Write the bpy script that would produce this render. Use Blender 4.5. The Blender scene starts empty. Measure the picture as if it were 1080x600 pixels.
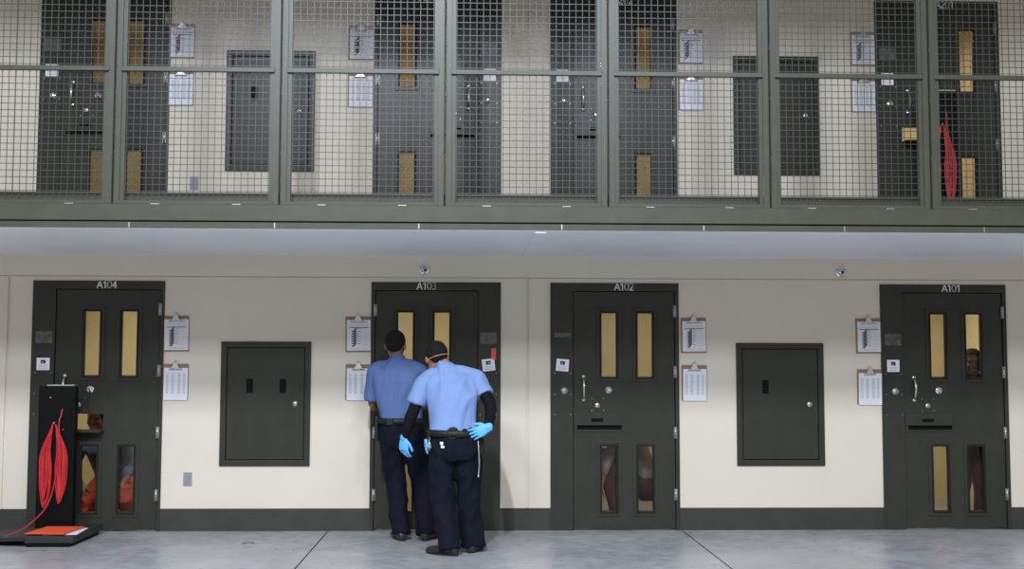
import bpy, bmesh, math, random
from mathutils import Vector, Matrix, noise
random.seed(7)
sc = bpy.context.scene
COL = sc.collection
R = math.radians
W_RES = 1080.0

# ------------------------------------------------------------------ camera
F_PX = 1251.66
cam_d = bpy.data.cameras.new('camera'); cam = bpy.data.objects.new('camera', cam_d); COL.objects.link(cam)
cam_d.sensor_fit = 'HORIZONTAL'; cam_d.sensor_width = 36.0; cam_d.lens = F_PX * 36.0 / W_RES
cam_d.clip_end = 200
YAW, PIT, ROL = 0.0339, 0.0705, 0.0022
cam.matrix_world = (Matrix.Translation((3.7931, -10.3903, 1.40)) @ Matrix.Rotation(-YAW, 4, 'Z')
                    @ Matrix.Rotation(R(90) + PIT, 4, 'X') @ Matrix.Rotation(ROL, 4, 'Z'))
sc.camera = cam

# ------------------------------------------------------------------ exposure, world, hall lights
sc.view_settings.view_transform = 'Standard'; sc.view_settings.look = 'None'
sc.view_settings.gamma = 1.0; sc.view_settings.use_curve_mapping = False
sc.view_settings.exposure = 0.0
wd = bpy.data.worlds.new('hall_ambience'); sc.world = wd; wd.use_nodes = True
wd.node_tree.nodes['Background'].inputs[0].default_value = (1.0, 0.95, 0.87, 1)
wd.node_tree.nodes['Background'].inputs[1].default_value = 0.42

def area(name, loc, aim, sx, sy, power, col):
    l = bpy.data.lights.new(name, 'AREA'); l.shape = 'RECTANGLE'; l.size = sx; l.size_y = sy
    l.energy = power; l.color = col
    o = bpy.data.objects.new(name, l); COL.objects.link(o); o.location = loc
    o.rotation_euler = (Vector(aim) - Vector(loc)).to_track_quat('-Z', 'Y').to_euler()
    return o
for lx, lp in ((-0.7, 190), (2.78, 1200), (6.27, 400)):
    area('hall_strip_light', (lx, -9.5, 7.15), (lx, -9.5 + 0.0001, 0.0), 0.16, 1.8, lp, (0.84, 0.91, 1.0))
for wx, wp in ((0.1, 430), (5.9, 360)):
    area('hall_window_light', (wx, -14.0, 7.4), (wx + 0.1 * (3.5 - wx), 0.0, 2.4), 1.3, 1.2, wp, (0.76, 0.86, 1.0))

# measured levels (metres)
S = 2.568          # storey height
WK = 1.963         # walkway depth
DW, DH = 1.13, 2.15

# ------------------------------------------------------------------ materials
MATS = {}
def mat(name, col, rough=0.5, metal=0.0, spec=0.5, noise_amt=0.0, noise_scale=8.0, bump=0.0, bump_scale=60.0, emit=None, emit_s=0.0, rough_var=0.0, stretch=(1, 1, 1), coat=0.0):
    m = bpy.data.materials.new(name); m.use_nodes = True
    nt = m.node_tree; b = nt.nodes['Principled BSDF']
    b.inputs['Base Color'].default_value = (*col, 1)
    b.inputs['Roughness'].default_value = rough; b.inputs['Metallic'].default_value = metal
    b.inputs['Specular IOR Level'].default_value = spec
    if coat: b.inputs['Coat Weight'].default_value = coat
    tc = nt.nodes.new('ShaderNodeTexCoord'); mp = nt.nodes.new('ShaderNodeMapping')
    mp.inputs['Scale'].default_value = stretch
    nt.links.new(tc.outputs['Object'], mp.inputs['Vector'])
    if noise_amt:
        n = nt.nodes.new('ShaderNodeTexNoise'); n.inputs['Scale'].default_value = noise_scale; n.inputs['Detail'].default_value = 6
        nt.links.new(mp.outputs[0], n.inputs['Vector'])
        r = nt.nodes.new('ShaderNodeValToRGB')
        r.color_ramp.elements[0].position = 0.3; r.color_ramp.elements[1].position = 0.7
        r.color_ramp.elements[0].color = (*[c * (1 - noise_amt) for c in col], 1)
        r.color_ramp.elements[1].color = (*[min(1, c * (1 + noise_amt)) for c in col], 1)
        nt.links.new(n.outputs['Fac'], r.inputs[0]); nt.links.new(r.outputs[0], b.inputs['Base Color'])
        if rough_var:
            mr = nt.nodes.new('ShaderNodeMapRange'); mr.inputs[3].default_value = rough - rough_var; mr.inputs[4].default_value = rough + rough_var
            nt.links.new(n.outputs['Fac'], mr.inputs[0]); nt.links.new(mr.outputs[0], b.inputs['Roughness'])
    if bump:
        n2 = nt.nodes.new('ShaderNodeTexNoise'); n2.inputs['Scale'].default_value = bump_scale; n2.inputs['Detail'].default_value = 4
        nt.links.new(mp.outputs[0], n2.inputs['Vector'])
        bp = nt.nodes.new('ShaderNodeBump'); bp.inputs['Strength'].default_value = bump; bp.inputs['Distance'].default_value = 0.01
        nt.links.new(n2.outputs['Fac'], bp.inputs['Height']); nt.links.new(bp.outputs[0], b.inputs['Normal'])
    if emit:
        b.inputs['Emission Color'].default_value = (*emit, 1); b.inputs['Emission Strength'].default_value = emit_s
    MATS[name] = m
    return m
def glass_mat(name, tint, gloss):
    m = bpy.data.materials.new(name); m.use_nodes = True; nt = m.node_tree
    for n in list(nt.nodes):
        if n.type != 'OUTPUT_MATERIAL': nt.nodes.remove(n)
    t = nt.nodes.new('ShaderNodeBsdfTransparent'); t.inputs[0].default_value = (*tint, 1)
    g = nt.nodes.new('ShaderNodeBsdfGlossy'); g.inputs['Roughness'].default_value = 0.03
    fr = nt.nodes.new('ShaderNodeFresnel'); fr.inputs[0].default_value = gloss
    mx = nt.nodes.new('ShaderNodeMixShader')
    nt.links.new(fr.outputs[0], mx.inputs[0]); nt.links.new(t.outputs[0], mx.inputs[1]); nt.links.new(g.outputs[0], mx.inputs[2])
    nt.links.new(mx.outputs[0], [n for n in nt.nodes if n.type == 'OUTPUT_MATERIAL'][0].inputs[0])
    return m

M_WALL = mat('cream_wall_paint', (0.67, 0.608, 0.508), 0.62, noise_amt=0.025, noise_scale=1.4, bump=0.12, bump_scale=90)
M_GREEN = mat('olive_grey_steel_paint', (0.034, 0.035, 0.027), 0.32, spec=0.25, noise_amt=0.10, noise_scale=5, bump=0.05, bump_scale=40)
M_BASE = mat('olive_grey_base_paint', (0.038, 0.040, 0.033), 0.5, spec=0.35, noise_amt=0.12, noise_scale=6, bump=0.05)
M_RAIL = mat('sage_grey_steel_paint', (0.058, 0.061, 0.043), 0.36, spec=0.4, noise_amt=0.10, noise_scale=7)
M_WIRE = mat('sage_grey_wire', (0.042, 0.043, 0.036), 0.40)
M_SOFFIT = mat('white_soffit_paint', (0.86, 0.87, 0.93), 0.55, noise_amt=0.03, noise_scale=2)
M_DARK = mat('dark_gap', (0.006, 0.006, 0.006), 0.9, spec=0.1)
M_SILVER = mat('brushed_steel', (0.62, 0.62, 0.60), 0.28, metal=1.0, noise_amt=0.08, noise_scale=40)
M_CHROME = mat('polished_steel', (0.80, 0.80, 0.80), 0.14, metal=1.0)
M_HINGE = mat('hinge_steel', (0.42, 0.42, 0.40), 0.40, metal=0.8, noise_amt=0.1, noise_scale=60)
M_LETTER = mat('white_lettering', (0.85, 0.86, 0.84), 0.5)
M_PAPER = mat('white_paper', (0.74, 0.75, 0.80), 0.75, noise_amt=0.02, noise_scale=9)
M_INK = mat('black_ink', (0.02, 0.02, 0.022), 0.7)
M_GREYINK = mat('grey_print', (0.40, 0.41, 0.46), 0.8)
M_CLIP = mat('clip_steel', (0.55, 0.55, 0.55), 0.38, metal=0.9)
M_BOARD = mat('brown_hardboard', (0.27, 0.15, 0.085), 0.6, noise_amt=0.2, noise_scale=60)
M_REVEAL = mat('black_reveal_shade', (0.012, 0.012, 0.010), 0.6, spec=0.2)  # near-black colour stands in for the shade in the window recesses
M_STICK = mat('grey_sticker', (0.10, 0.10, 0.095), 0.45, noise_amt=0.5, noise_scale=30)
M_RED = mat('red_tag', (0.75, 0.07, 0.03), 0.5)
M_CORD = mat('red_cord_jacket', (0.48, 0.016, 0.02), 0.45, noise_amt=0.15, noise_scale=30)
M_BLACK = mat('black_powder_coat', (0.004, 0.0045, 0.005), 0.5, spec=0.1, noise_amt=0.2, noise_scale=20)
M_RUBBER = mat('black_rubber', (0.016, 0.016, 0.017), 0.6, noise_amt=0.3, noise_scale=30, bump=0.2)
M_ORANGE = mat('orange_card', (0.80, 0.09, 0.025), 0.6)
M_OUTLET = mat('grey_outlet_plastic', (0.26, 0.27, 0.30), 0.4)
M_CELL = mat('tan_cell_paint', (0.60, 0.52, 0.35), 0.6, noise_amt=0.05, noise_scale=3)
M_GLASS = glass_mat('security_glass', (0.93, 0.94, 0.92), 1.30)
M_LAMP = mat('lamp_diffuser', (0.9, 0.9, 0.9), 0.4, emit=(1.0, 0.93, 0.80), emit_s=6.0)

def floor_material():
    m = bpy.data.materials.new('polished_concrete'); m.use_nodes = True; nt = m.node_tree; b = nt.nodes['Principled BSDF']
    tc = nt.nodes.new('ShaderNodeTexCoord')
    n1 = nt.nodes.new('ShaderNodeTexNoise'); n1.inputs['Scale'].default_value = 1.3; n1.inputs['Detail'].default_value = 8; n1.inputs['Distortion'].default_value = 0.9
    n2 = nt.nodes.new('ShaderNodeTexNoise'); n2.inputs['Scale'].default_value = 9; n2.inputs['Detail'].default_value = 8
    nt.links.new(tc.outputs['Object'], n1.inputs['Vector']); nt.links.new(tc.outputs['Object'], n2.inputs['Vector'])
    r1 = nt.nodes.new('ShaderNodeValToRGB'); e = r1.color_ramp.elements
    e[0].position = 0.32; e[0].color = (0.31, 0.32, 0.335, 1); e[1].position = 0.68; e[1].color = (0.43, 0.44, 0.455, 1)
    r2 = nt.nodes.new('ShaderNodeValToRGB'); e = r2.color_ramp.elements
    e[0].position = 0.35; e[0].color = (0.80, 0.80, 0.80, 1); e[1].position = 0.62; e[1].color = (1, 1, 1, 1)
    mx = nt.nodes.new('ShaderNodeMix'); mx.data_type = 'RGBA'; mx.blend_type = 'MULTIPLY'; mx.inputs[0].default_value = 0.8
    nt.links.new(n1.outputs['Fac'], r1.inputs[0]); nt.links.new(n2.outputs['Fac'], r2.inputs[0])
    nt.links.new(r1.outputs[0], mx.inputs[6]); nt.links.new(r2.outputs[0], mx.inputs[7])
    nt.links.new(mx.outputs[2], b.inputs['Base Color'])
    mr = nt.nodes.new('ShaderNodeMapRange'); mr.inputs[3].default_value = 0.20; mr.inputs[4].default_value = 0.42
    nt.links.new(n2.outputs['Fac'], mr.inputs[0]); nt.links.new(mr.outputs[0], b.inputs['Roughness'])
    bp = nt.nodes.new('ShaderNodeBump'); bp.inputs['Strength'].default_value = 0.03
    nt.links.new(n2.outputs['Fac'], bp.inputs['Height']); nt.links.new(bp.outputs[0], b.inputs['Normal'])
    return m
M_FLOOR = floor_material()

# ------------------------------------------------------------------ mesh helpers
class MB:
    """collects shapes into one mesh with material slots"""
    def __init__(s): s.bm = bmesh.new(); s.mats = []
    def mi(s, m):
        if m not in s.mats: s.mats.append(m)
        return s.mats.index(m)
    def box(s, x0, x1, y0, y1, z0, z1, m, bev=0.0, rot=None, about=None):
        if x0 > x1: x0, x1 = x1, x0
        if y0 > y1: y0, y1 = y1, y0
        if z0 > z1: z0, z1 = z1, z0
        k = s.mi(m)
        vs = [s.bm.verts.new((x, y, z)) for x in (x0, x1) for y in (y0, y1) for z in (z0, z1)]
        fs = [s.bm.faces.new([vs[i] for i in q]) for q in ((0, 1, 3, 2), (4, 6, 7, 5), (0, 4, 5, 1), (2, 3, 7, 6), (0, 2, 6, 4), (1, 5, 7, 3))]
        for f in fs: f.material_index = k
        if bev:
            es = list({e for f in fs for e in f.edges})
            r = bmesh.ops.bevel(s.bm, geom=es, offset=bev, segments=2, affect='EDGES', profile=0.5)
            for f in r['faces']: f.material_index = k
            vs = list({v for f in r['faces'] for v in f.verts} | {v for v in vs if v.is_valid})
        if rot is not None:
            bmesh.ops.rotate(s.bm, verts=vs, cent=about or ((x0 + x1) / 2, (y0 + y1) / 2, (z0 + z1) / 2), matrix=rot)
        return vs
    def ring_loft(s, rings, m, cap=True, smooth=True, closed=False):
        k = s.mi(m); V = [[s.bm.verts.new(p) for p in r] for r in rings]; n = len(V[0]); fs = []
        pairs = list(zip(V, V[1:])) + ([(V[-1], V[0])] if closed else [])
        for a, b in pairs:
            for i in range(n):
                f = s.bm.faces.new((a[i], a[(i + 1) % n], b[(i + 1) % n], b[i])); f.material_index = k; f.smooth = smooth; fs.append(f)
        if cap and not closed:
            f = s.bm.faces.new(list(reversed(V[0]))); f.material_index = k; fs.append(f)
            f = s.bm.faces.new(V[-1]); f.material_index = k; fs.append(f)
        return fs
    def tube(s, pts, rad, m, n=8, closed=False, flat=1.0, up=None):
        pts = [Vector(p) for p in pts]; N = len(pts)
        if not hasattr(rad, '__len__'): rad = [rad] * N
        rings = []; prev = None
        for i, p in enumerate(pts):
            a = pts[(i - 1) % N] if (closed or i) else pts[0]; b = pts[(i + 1) % N] if (closed or i < N - 1) else pts[-1]
            t = (b - a).normalized()
            if prev is None:
                u = Vector(up) if up else (Vector((0, 0, 1)) if abs(t.z) < 0.9 else Vector((1, 0, 0)))
            else: u = prev
            u = (u - t * u.dot(t)).normalized(); prev = u; v = t.cross(u)
            rings.append([p + (u * math.cos(2 * math.pi * j / n) * flat + v * math.sin(2 * math.pi * j / n)) * rad[i] for j in range(n)])
        return s.ring_loft(rings, m, closed=closed)
    def disc(s, c, r, y0, y1, m, n=20, r1=None):
        """short cylinder along Y"""
        r1 = r if r1 is None else r1
        rings = [[Vector((c[0] + math.cos(2 * math.pi * j / n) * q, y, c[1] + math.sin(2 * math.pi * j / n) * q)) for j in range(n)] for y, q in ((y0, r), (y1, r1))]
        return s.ring_loft(rings, m, smooth=False)
    def lathe(s, c, prof, m, n=24, axis='Y'):
        """profile [(r, a)] revolved about an axis through c"""
        rings = []
        for r, a in prof:
            ring = []
            for j in range(n):
                ca, sa = math.cos(2 * math.pi * j / n) * r, math.sin(2 * math.pi * j / n) * r
                ring.append(Vector(c) + (Vector((ca, a, sa)) if axis == 'Y' else Vector((ca, sa, a))))
            rings.append(ring)
        return s.ring_loft(rings, m)
    def quad(s, pts, m):
        f = s.bm.faces.new([s.bm.verts.new(p) for p in pts]); f.material_index = s.mi(m); return f
    def build(s, name, parent=None, smooth=None, loc=None):
        bmesh.ops.recalc_face_normals(s.bm, faces=s.bm.faces)
        me = bpy.data.meshes.new(name); s.bm.to_mesh(me); s.bm.free()
        for m in s.mats: me.materials.append(m)
        if smooth is not None:
            for p in me.polygons: p.use_smooth = smooth
        o = bpy.data.objects.new(name, me); COL.objects.link(o)
        if parent: o.parent = parent
        if loc: o.location = loc
        return o

def tag(o, label=None, cat=None, group=None, kind=None):
    if label: o['label'] = label
    if cat: o['category'] = cat
    if group: o['group'] = group
    if kind: o['kind'] = kind
    return o
def empty(name, loc, rz=0.0):
    o = bpy.data.objects.new(name, None); COL.objects.link(o); o.location = loc; o.rotation_euler = (0, 0, rz); o.empty_display_size = 0.1
    return o
def struct(mb, name, label=None, cat=None):
    return tag(mb.build(name), label, cat, kind='structure')
def copy_tree(o, parent=None):
    c = o.copy(); COL.objects.link(c); c.parent = parent
    for ch in list(o.children): copy_tree(ch, c)
    return c

def grid_panel(mb, xs, zs, y0, y1, m, skip):
    """boxes over a grid; skip(cx, cz) -> True for a hole, or a number for a recessed front face"""
    xs = sorted(set(round(x, 5) for x in xs)); zs = sorted(set(round(z, 5) for z in zs))
    for x0, x1 in zip(xs, xs[1:]):
        for z0, z1 in zip(zs, zs[1:]):
            r = skip((x0 + x1) / 2, (z0 + z1) / 2)
            if r is True: continue
            mb.box(x0, x1, y0 + (r or 0.0), y1, z0, z1, m)

# ------------------------------------------------------------------ structure
XL, XR = -3.0, 11.2
mb = MB(); mb.box(XL, XR, -16, 3.2, -0.15, 0.0, M_FLOOR)
struct(mb, 'floor', 'polished grey concrete floor with sawn joints', 'floor')
mb = MB()
for x in (-0.49, 2.567, 5.625, 8.69): mb.box(x - 0.0045, x + 0.0045, -15.9, -0.03, -0.002, 0.0012, M_DARK)
struct(mb, 'trim_floor_joint', 'dark sawn control joints across the concrete floor', 'floor joint')

DOORS = [('A104', 0.0, False), ('A103', 2.917, True), ('A102', 4.483, False), ('A101', 7.408, False)]
UP = {'A104': 'A204', 'A103': 'A203', 'A102': 'A202', 'A101': 'A201'}
JX = (-0.205, 4.285, 8.775)
def wall_storey(mb, z0, top):
    xs = [XL, XR] + [d[1] for d in DOORS] + [d[1] + DW for d in DOORS]
    for j in JX: xs += [j - 0.012, j + 0.012]
    zs = [z0, z0 + DH, z0 + 2.186, z0 + 2.196, top]
    def skip(x, z):
        if z < z0 + DH and any(d[1] < x < d[1] + DW for d in DOORS): return True
        if any(abs(x - j) < 0.012 for j in JX) and z < z0 + 2.186: return 0.014
        if z0 + 2.186 < z < z0 + 2.196: return 0.012
        return None
    grid_panel(mb, xs, zs, 0.0, 0.20, M_WALL, skip)
mb = MB(); wall_storey(mb, 0.0, 2.42); wall_storey(mb, S, S + 2.5)
struct(mb, 'wall_back', 'cream painted precast cell block wall of two tiers', 'wall')

for z0, nm in ((0.0, 'baseboard_lower'), (S, 'baseboard_upper')):
    mb = MB(); spans = []
    x = XL
    for _, dx, _m in DOORS: spans.append((x, dx)); x = dx + DW
    spans.append((x, XR))
    for a, b in spans:
        cuts = [a] + [j for j in JX if a < j < b] + [b]
        for q, w_ in zip(cuts, cuts[1:]):
            q2 = q + (0.022 if q in JX else 0); w2 = w_ - (0.022 if w_ in JX else 0)
            mb.box(q2, w2, -0.006, 0.0, z0, z0 + 0.192, M_BASE)
    for j in JX: mb.box(j - 0.022, j + 0.022, -0.001, 0.014, z0, z0 + 0.192, M_BASE)
    struct(mb, nm, 'dark olive painted base band along the foot of the wall', 'baseboard')

# walkway slab: white soffit, grey edge strip, channel beam, toe plate
mb = MB(); mb.box(XL, XR, -WK, 0.0, 2.377, 2.43, M_SOFFIT)
for j in JX[1:2]: mb.box(j - 0.04, j + 0.04, -WK + 0.01, -0.002, 2.366, 2.377, M_SOFFIT)
struct(mb, 'ceiling_walkway', 'white painted underside of the upper walkway', 'ceiling')
mb = MB(); mb.box(XL, XR, -WK + 0.06, 0.0, 2.43, S, M_BASE)
struct(mb, 'floor_walkway', 'upper walkway slab behind the mesh guard', 'floor')
mb = MB()
mb.box(XL, XR, -WK - 0.030, -WK + 0.02, 2.436, 2.553, M_RAIL, bev=0.003)
mb.box(XL, XR, -WK - 0.004, -WK + 0.02, 2.427, 2.436, M_DARK)
mb.box(XL, XR, -WK - 0.016, -WK + 0.02, 2.385, 2.427, M_RAIL)
for i in range(9): mb.box(0.35 + 1.02 * i, 0.358 + 1.02 * i, -WK - 0.018, -WK - 0.010, 2.388, 2.424, M_HINGE)
struct(mb, 'trim_walkway_edge', 'sage grey steel channel along the edge of the upper walkway', 'edge beam')
mb = MB(); mb.box(XL, XR, -WK + 0.045, -WK + 0.055, 2.50, 2.645, M_RAIL)
mb.box(XL, XR, -WK + 0.035, -WK + 0.062, 2.632, 2.645, M_RAIL)
struct(mb, 'trim_toe_plate', 'sage grey toe plate behind the foot of the mesh guard', 'toe plate')
mb = MB(); mb.box(XL, XR, -2.75, 0.2, S + 2.42, S + 2.62, M_SOFFIT)  # out of view; overhang past the walkway extended to shade the upper wall
struct(mb, 'ceiling_upper', 'unseen ceiling over the upper walkway, overhang extended to shade the wall', 'ceiling')

# cells behind the doors
CELLS = {'A104': (-0.30, 1.95), 'A103': (2.15, 4.20), 'A102': (4.37, 6.45), 'A101': (6.75, 8.95)}
CELL_POWER = {'A104': 27, 'A103': 19, 'A102': 15, 'A101': 27, 'A204': 12, 'A203': 12, 'A202': 12, 'A201': 24}
for key, (x0, x1) in CELLS.items():
    for z0, kk in ((0.0, key), (S, UP[key])):
        mb = MB(); t = 0.05; yb = 2.3; zt = z0 + 2.34
        mb.box(x0, x1, yb, yb + t, z0, zt, M_CELL); mb.box(x0 - t, x0, 0.2, yb + t, z0, zt, M_CELL)
        mb.box(x1, x1 + t, 0.2, yb + t, z0, zt, M_CELL); mb.box(x0 - t, x1 + t, 0.2, yb + t, zt, zt + t, M_CELL)
        struct(mb, 'wall_cell', 'tan painted cell interior seen through the windows of door ' + kk, 'wall')
        if z0: 
            m2 = MB(); m2.box(x0 - t, x1 + t, 0.0, yb + t, z0 - 0.1, z0, M_CELL); struct(m2, 'floor_cell', 'floor of the upper cell behind door ' + kk, 'floor')
        area('cell_light', ((x0 + x1) / 2, 1.1, z0 + 2.28), ((x0 + x1) / 2, 1.12, z0), 1.0, 0.5, CELL_POWER[kk], (1.0, 0.88, 0.68))

# ------------------------------------------------------------------ cell doors
WIN = [(0.437, 0.590, 1.318, 1.898), (0.755, 0.908, 1.318, 1.898), (0.437, 0.590, 0.150, 0.735), (0.755, 0.908, 0.150, 0.735)]
def arc(cx, cy, rx, ry, a0, a1, n=12):
    return [(cx + rx * math.cos(R(a0 + (a1 - a0) * i / n)), cy + ry * math.sin(R(a0 + (a1 - a0) * i / n))) for i in range(n + 1)]
GLYPH = {'A': (0.86, [[(0, 0), (0.40, 1.0), (0.80, 0)], [(0.14, 0.32), (0.66, 0.32)]]),
         '1': (0.66, [[(0.10, 0.80), (0.36, 1.0), (0.36, 0)]]),
         '0': (0.74, [arc(0.32, 0.5, 0.30, 0.5, 90, 450, 28)]),
         '2': (0.72, [arc(0.30, 0.72, 0.27, 0.28, 155, -35, 14) + [(0.04, 0.0), (0.60, 0.0)]]),
         '3': (0.70, [arc(0.26, 0.75, 0.25, 0.25, 140, -80, 14) + arc(0.26, 0.27, 0.29, 0.27, 80, -140, 14)]),
         '4': (0.76, [[(0.48, 0), (0.48, 1.0), (0.02, 0.27), (0.66, 0.27)]])}
def text_obj(name, txt, h, loc, m, parent, th=0.135, depth=0.002):
    """painted stroke lettering facing -Y"""
    mb = MB(); total = sum(GLYPH[c][0] for c in txt) - 0.06; x = -total / 2
    for c in txt:
        w, strokes = GLYPH[c]
        for st in strokes:
            for (x0, y0), (x1, y1) in zip(st, st[1:]):
                L = math.hypot(x1 - x0, y1 - y0); ang = math.atan2(y1 - y0, x1 - x0); e = th * 0.42
                cx, cy = (x + (x0 + x1) / 2) * h, (y0 + y1) / 2 * h
                hl = (L / 2 + e * (1 if L > 0.15 else 0.4)) * h
                mb.box(cx - hl, cx + hl, -depth, 0, cy - th * h / 2, cy + th * h / 2, m, rot=Matrix.Rotation(-ang, 3, 'Y'), about=(cx, 0, cy))
        x += w
    o = mb.build(name, parent); o.location = loc
    return o

def make_door(idx, num, x0, z0, mirror, slot_open, label, notice_tilt, extra_tag):
    root = tag(empty('door_%d' % idx, (x0, 0, z0)), label, 'cell door', 'cell doors', 'structure')
    X = (lambda x: DW - x) if mirror else (lambda x: x)
    G = M_GREEN
    # frame with the wide lock-side panel
    m = MB()
    m.box(X(0), X(0.197), -0.012, 0.20, 0, DH, G); m.box(X(1.097), X(DW), -0.012, 0.20, 0, DH, G)
    m.box(X(0.197), X(1.097), -0.012, 0.20, 2.078, DH, G)
    # door stop behind the leaf
    m.box(X(0.197), X(0.215), 0.062, 0.10, 0, 2.078, G); m.box(X(1.079), X(1.097), 0.062, 0.10, 0, 2.078, G); m.box(X(0.2), X(1.09), 0.062, 0.10, 2.06, 2.078, G)
    m.build('door_frame', root)
    # leaf
    holes = list(WIN)
    slot = (0.235, 0.625, 0.868, 1.000)
    holes.append(slot)
    xs = [0.203, 1.091] + [h[0] for h in holes] + [h[1] for h in holes]; zs = [0.012, 2.072] + [h[2] for h in holes] + [h[3] for h in holes]
    m = MB()
    def skip(x, z): return True if any(h[0] < x < h[1] and h[2] < z < h[3] for h in holes) else None
    xs = sorted(set(round(v, 5) for v in xs)); zs = sorted(set(zs))
    for a, b in zip(xs, xs[1:]):
        for c, d in zip(zs, zs[1:]):
            if not skip((a + b) / 2, (c + d) / 2): m.box(X(a), X(b), 0.004, 0.055, c, d, G)
    m.build('door_leaf', root)
    # windows
    for (a, b, c, d) in WIN:
        m = MB(); e = 0.032
        for (p, q, r, s_) in ((a - e, a, c - e, d + e), (b, b + e, c - e, d + e), (a, b, d, d + e), (a, b, c - e, c)):
            m.box(X(p), X(q), -0.004, 0.006, r, s_, G, bev=0.002)
        # inner beads that slope back to the glass
        m.quad([(X(a), 0.0, c), (X(b), 0.0, c), (X(b - 0.006), 0.028, c + 0.016), (X(a + 0.006), 0.028, c + 0.016)], G)
        fr = m.build('window_trim', root)
        m = MB(); g = 0.013  # strips around the glass, recess shade put into their colour
        for (p, q, r, s_) in ((a - 0.006, a + g, c - 0.006, d + 0.006), (b - g, b + 0.006, c - 0.006, d + 0.006), (a + g, b - g, d - g, d + 0.006), (a + g, b - g, c - 0.006, c + 0.006)):
            m.box(X(p), X(q), -0.006, 0.027, r, s_, M_REVEAL)
        m.build('window_reveal_shade', root)
        m = MB(); m.box(X(a + 0.001), X(b - 0.001), 0.028, 0.034, c + 0.001, d - 0.001, M_GLASS); m.build('window_glass', root)
    # food slot
    m = MB()
    if slot_open:
        m.box(X(0.225), X(0.635), -0.115, -0.004, 0.846, 0.862, G, bev=0.002)
        m.box(X(0.36), X(0.46), -0.085, -0.060, 0.8615, 0.864, M_DARK)
    else:
        m.box(X(0.205), X(0.632), -0.010, 0.004, 0.905, 1.010, G, bev=0.002)
        m.box(X(0.355), X(0.460), -0.0125, -0.009, 0.936, 0.966, M_DARK)
        m.box(X(0.225), X(0.635), 0.0145, 0.022, 0.868, 0.905, M_DARK)
    fl = m.build('food_slot_flap', root)
    if slot_open: tag(fl, 'food slot flap hanging open')
    m = MB()
    m.box(X(0.203), X(0.635), -0.004, 0.004, 0.850, 0.866, G, bev=0.001)
    m.build('food_slot_sill', root)
    # hinges
    for (c, d) in ((1.850, 1.957), (1.320, 1.425), (0.790, 0.893), (0.255, 0.358)):
        m = MB(); m.tube([(X(1.094), -0.016, c), (X(1.094), -0.016, d)], 0.011, M_HINGE, n=10)
        for k in (0.25, 0.5, 0.75): m.tube([(X(1.094), -0.016, c + (d - c) * k - .001), (X(1.094), -0.016, c + (d - c) * k + .001)], 0.0118, M_DARK, n=10)
        m.box(X(1.080), X(1.108), -0.0145, -0.0115, c + 0.004, d - 0.004, M_HINGE)
        m.build('hinge', root)
    # pull handle
    m = MB(); hx = X(0.290); pts = []
    for i in range(13):
        t = i / 12.0; pts.append((hx, -0.006 - 0.045 * math.sin(math.pi * t) ** 0.6, 1.140 + 0.175 * t))
    m.tube(pts, [0.010 if 0 < i < 12 else 0.013 for i in range(13)], M_SILVER, n=10)
    for z, sg in ((1.128, -1), (1.327, 1)):
        m.lathe((hx, 0, z), [(0.002, -0.012), (0.014, -0.011), (0.018, -0.005), (0.018, 0.0045)], M_SILVER, n=14)
    m.build('pull_handle', root)
    # round viewer / knob
    m = MB(); m.lathe((X(0.510), 0.0, 1.212), [(0.003, -0.022), (0.012, -0.022), (0.014, -0.014), (0.026, -0.013), (0.033, -0.006), (0.034, 0.0045)], M_CHROME, n=24)
    for a in (0.6, 2.7, 4.8): m.disc((X(0.510) + 0.021 * math.cos(a), 1.212 + 0.021 * math.sin(a)), 0.0035, -0.016, -0.012, M_DARK, n=8)
    m.build('round_lock', root)
    # lock with square plate
    m = MB(); m.box(X(0.372), X(0.447), 0.0, 0.0045, 1.036, 1.142, G, bev=0.001)
    m.lathe((X(0.410), 0.0, 1.078), [(0.003, -0.014), (0.012, -0.014), (0.022, -0.011), (0.026, 0.001)], M_SILVER, n=20)
    m.box(X(0.410) - 0.0015, X(0.410) + 0.0015, -0.0155, -0.0135, 1.072, 1.084, M_DARK)
    for sx in (0.366, 0.470):
        for sz in (1.034, 1.138): m.disc((X(sx - 0.004), sz), 0.0045, -0.002, 0.004, M_HINGE, n=8)
    m.build('key_lock', root)
    # lock-side panel: cover plate, jamb lock, sticker, notice
    m = MB(); m.box(X(0.030), X(0.185), -0.0155, -0.012, 0.985, 1.372, G, bev=0.001)
    for sx in (0.038, 0.177):
        for sz in (1.000, 1.175, 1.355): m.disc((X(sx), sz), 0.0045, -0.0175, -0.0145, M_HINGE, n=8)
    m.build('cover_plate', root)
    m = MB(); m.lathe((X(0.121), 0.0, 1.204), [(0.003, -0.026), (0.014, -0.026), (0.019, -0.020), (0.028, -0.019), (0.031, -0.0155)], M_HINGE if z0 == 0 else M_CHROME, n=20)
    m.box(X(0.121) - 0.0015, X(0.121) + 0.0015, -0.0275, -0.0255, 1.197, 1.211, M_DARK)
    m.build('jamb_lock', root)
    m = MB(); m.box(X(0.035), X(0.178), -0.0135, -0.012, 1.610 if num != 'A102' else 1.672, 1.712, M_STICK)
    m.build('label_holder', root)
    m = MB(); rot = Matrix.Rotation(R(notice_tilt), 3, 'Y'); cc = (X(0.105), -0.0145, 1.428)
    m.box(X(0.050), X(0.160), -0.0146, -0.0136, 1.376, 1.482, M_PAPER, rot=rot, about=cc)
    m.box(X(0.084), X(0.126), -0.0152, -0.0145, 1.432, 1.464, M_INK, rot=rot, about=cc)
    m.box(X(0.093), X(0.108), -0.0155, -0.0151, 1.440, 1.450, M_GREYINK, rot=rot, about=cc)
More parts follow.
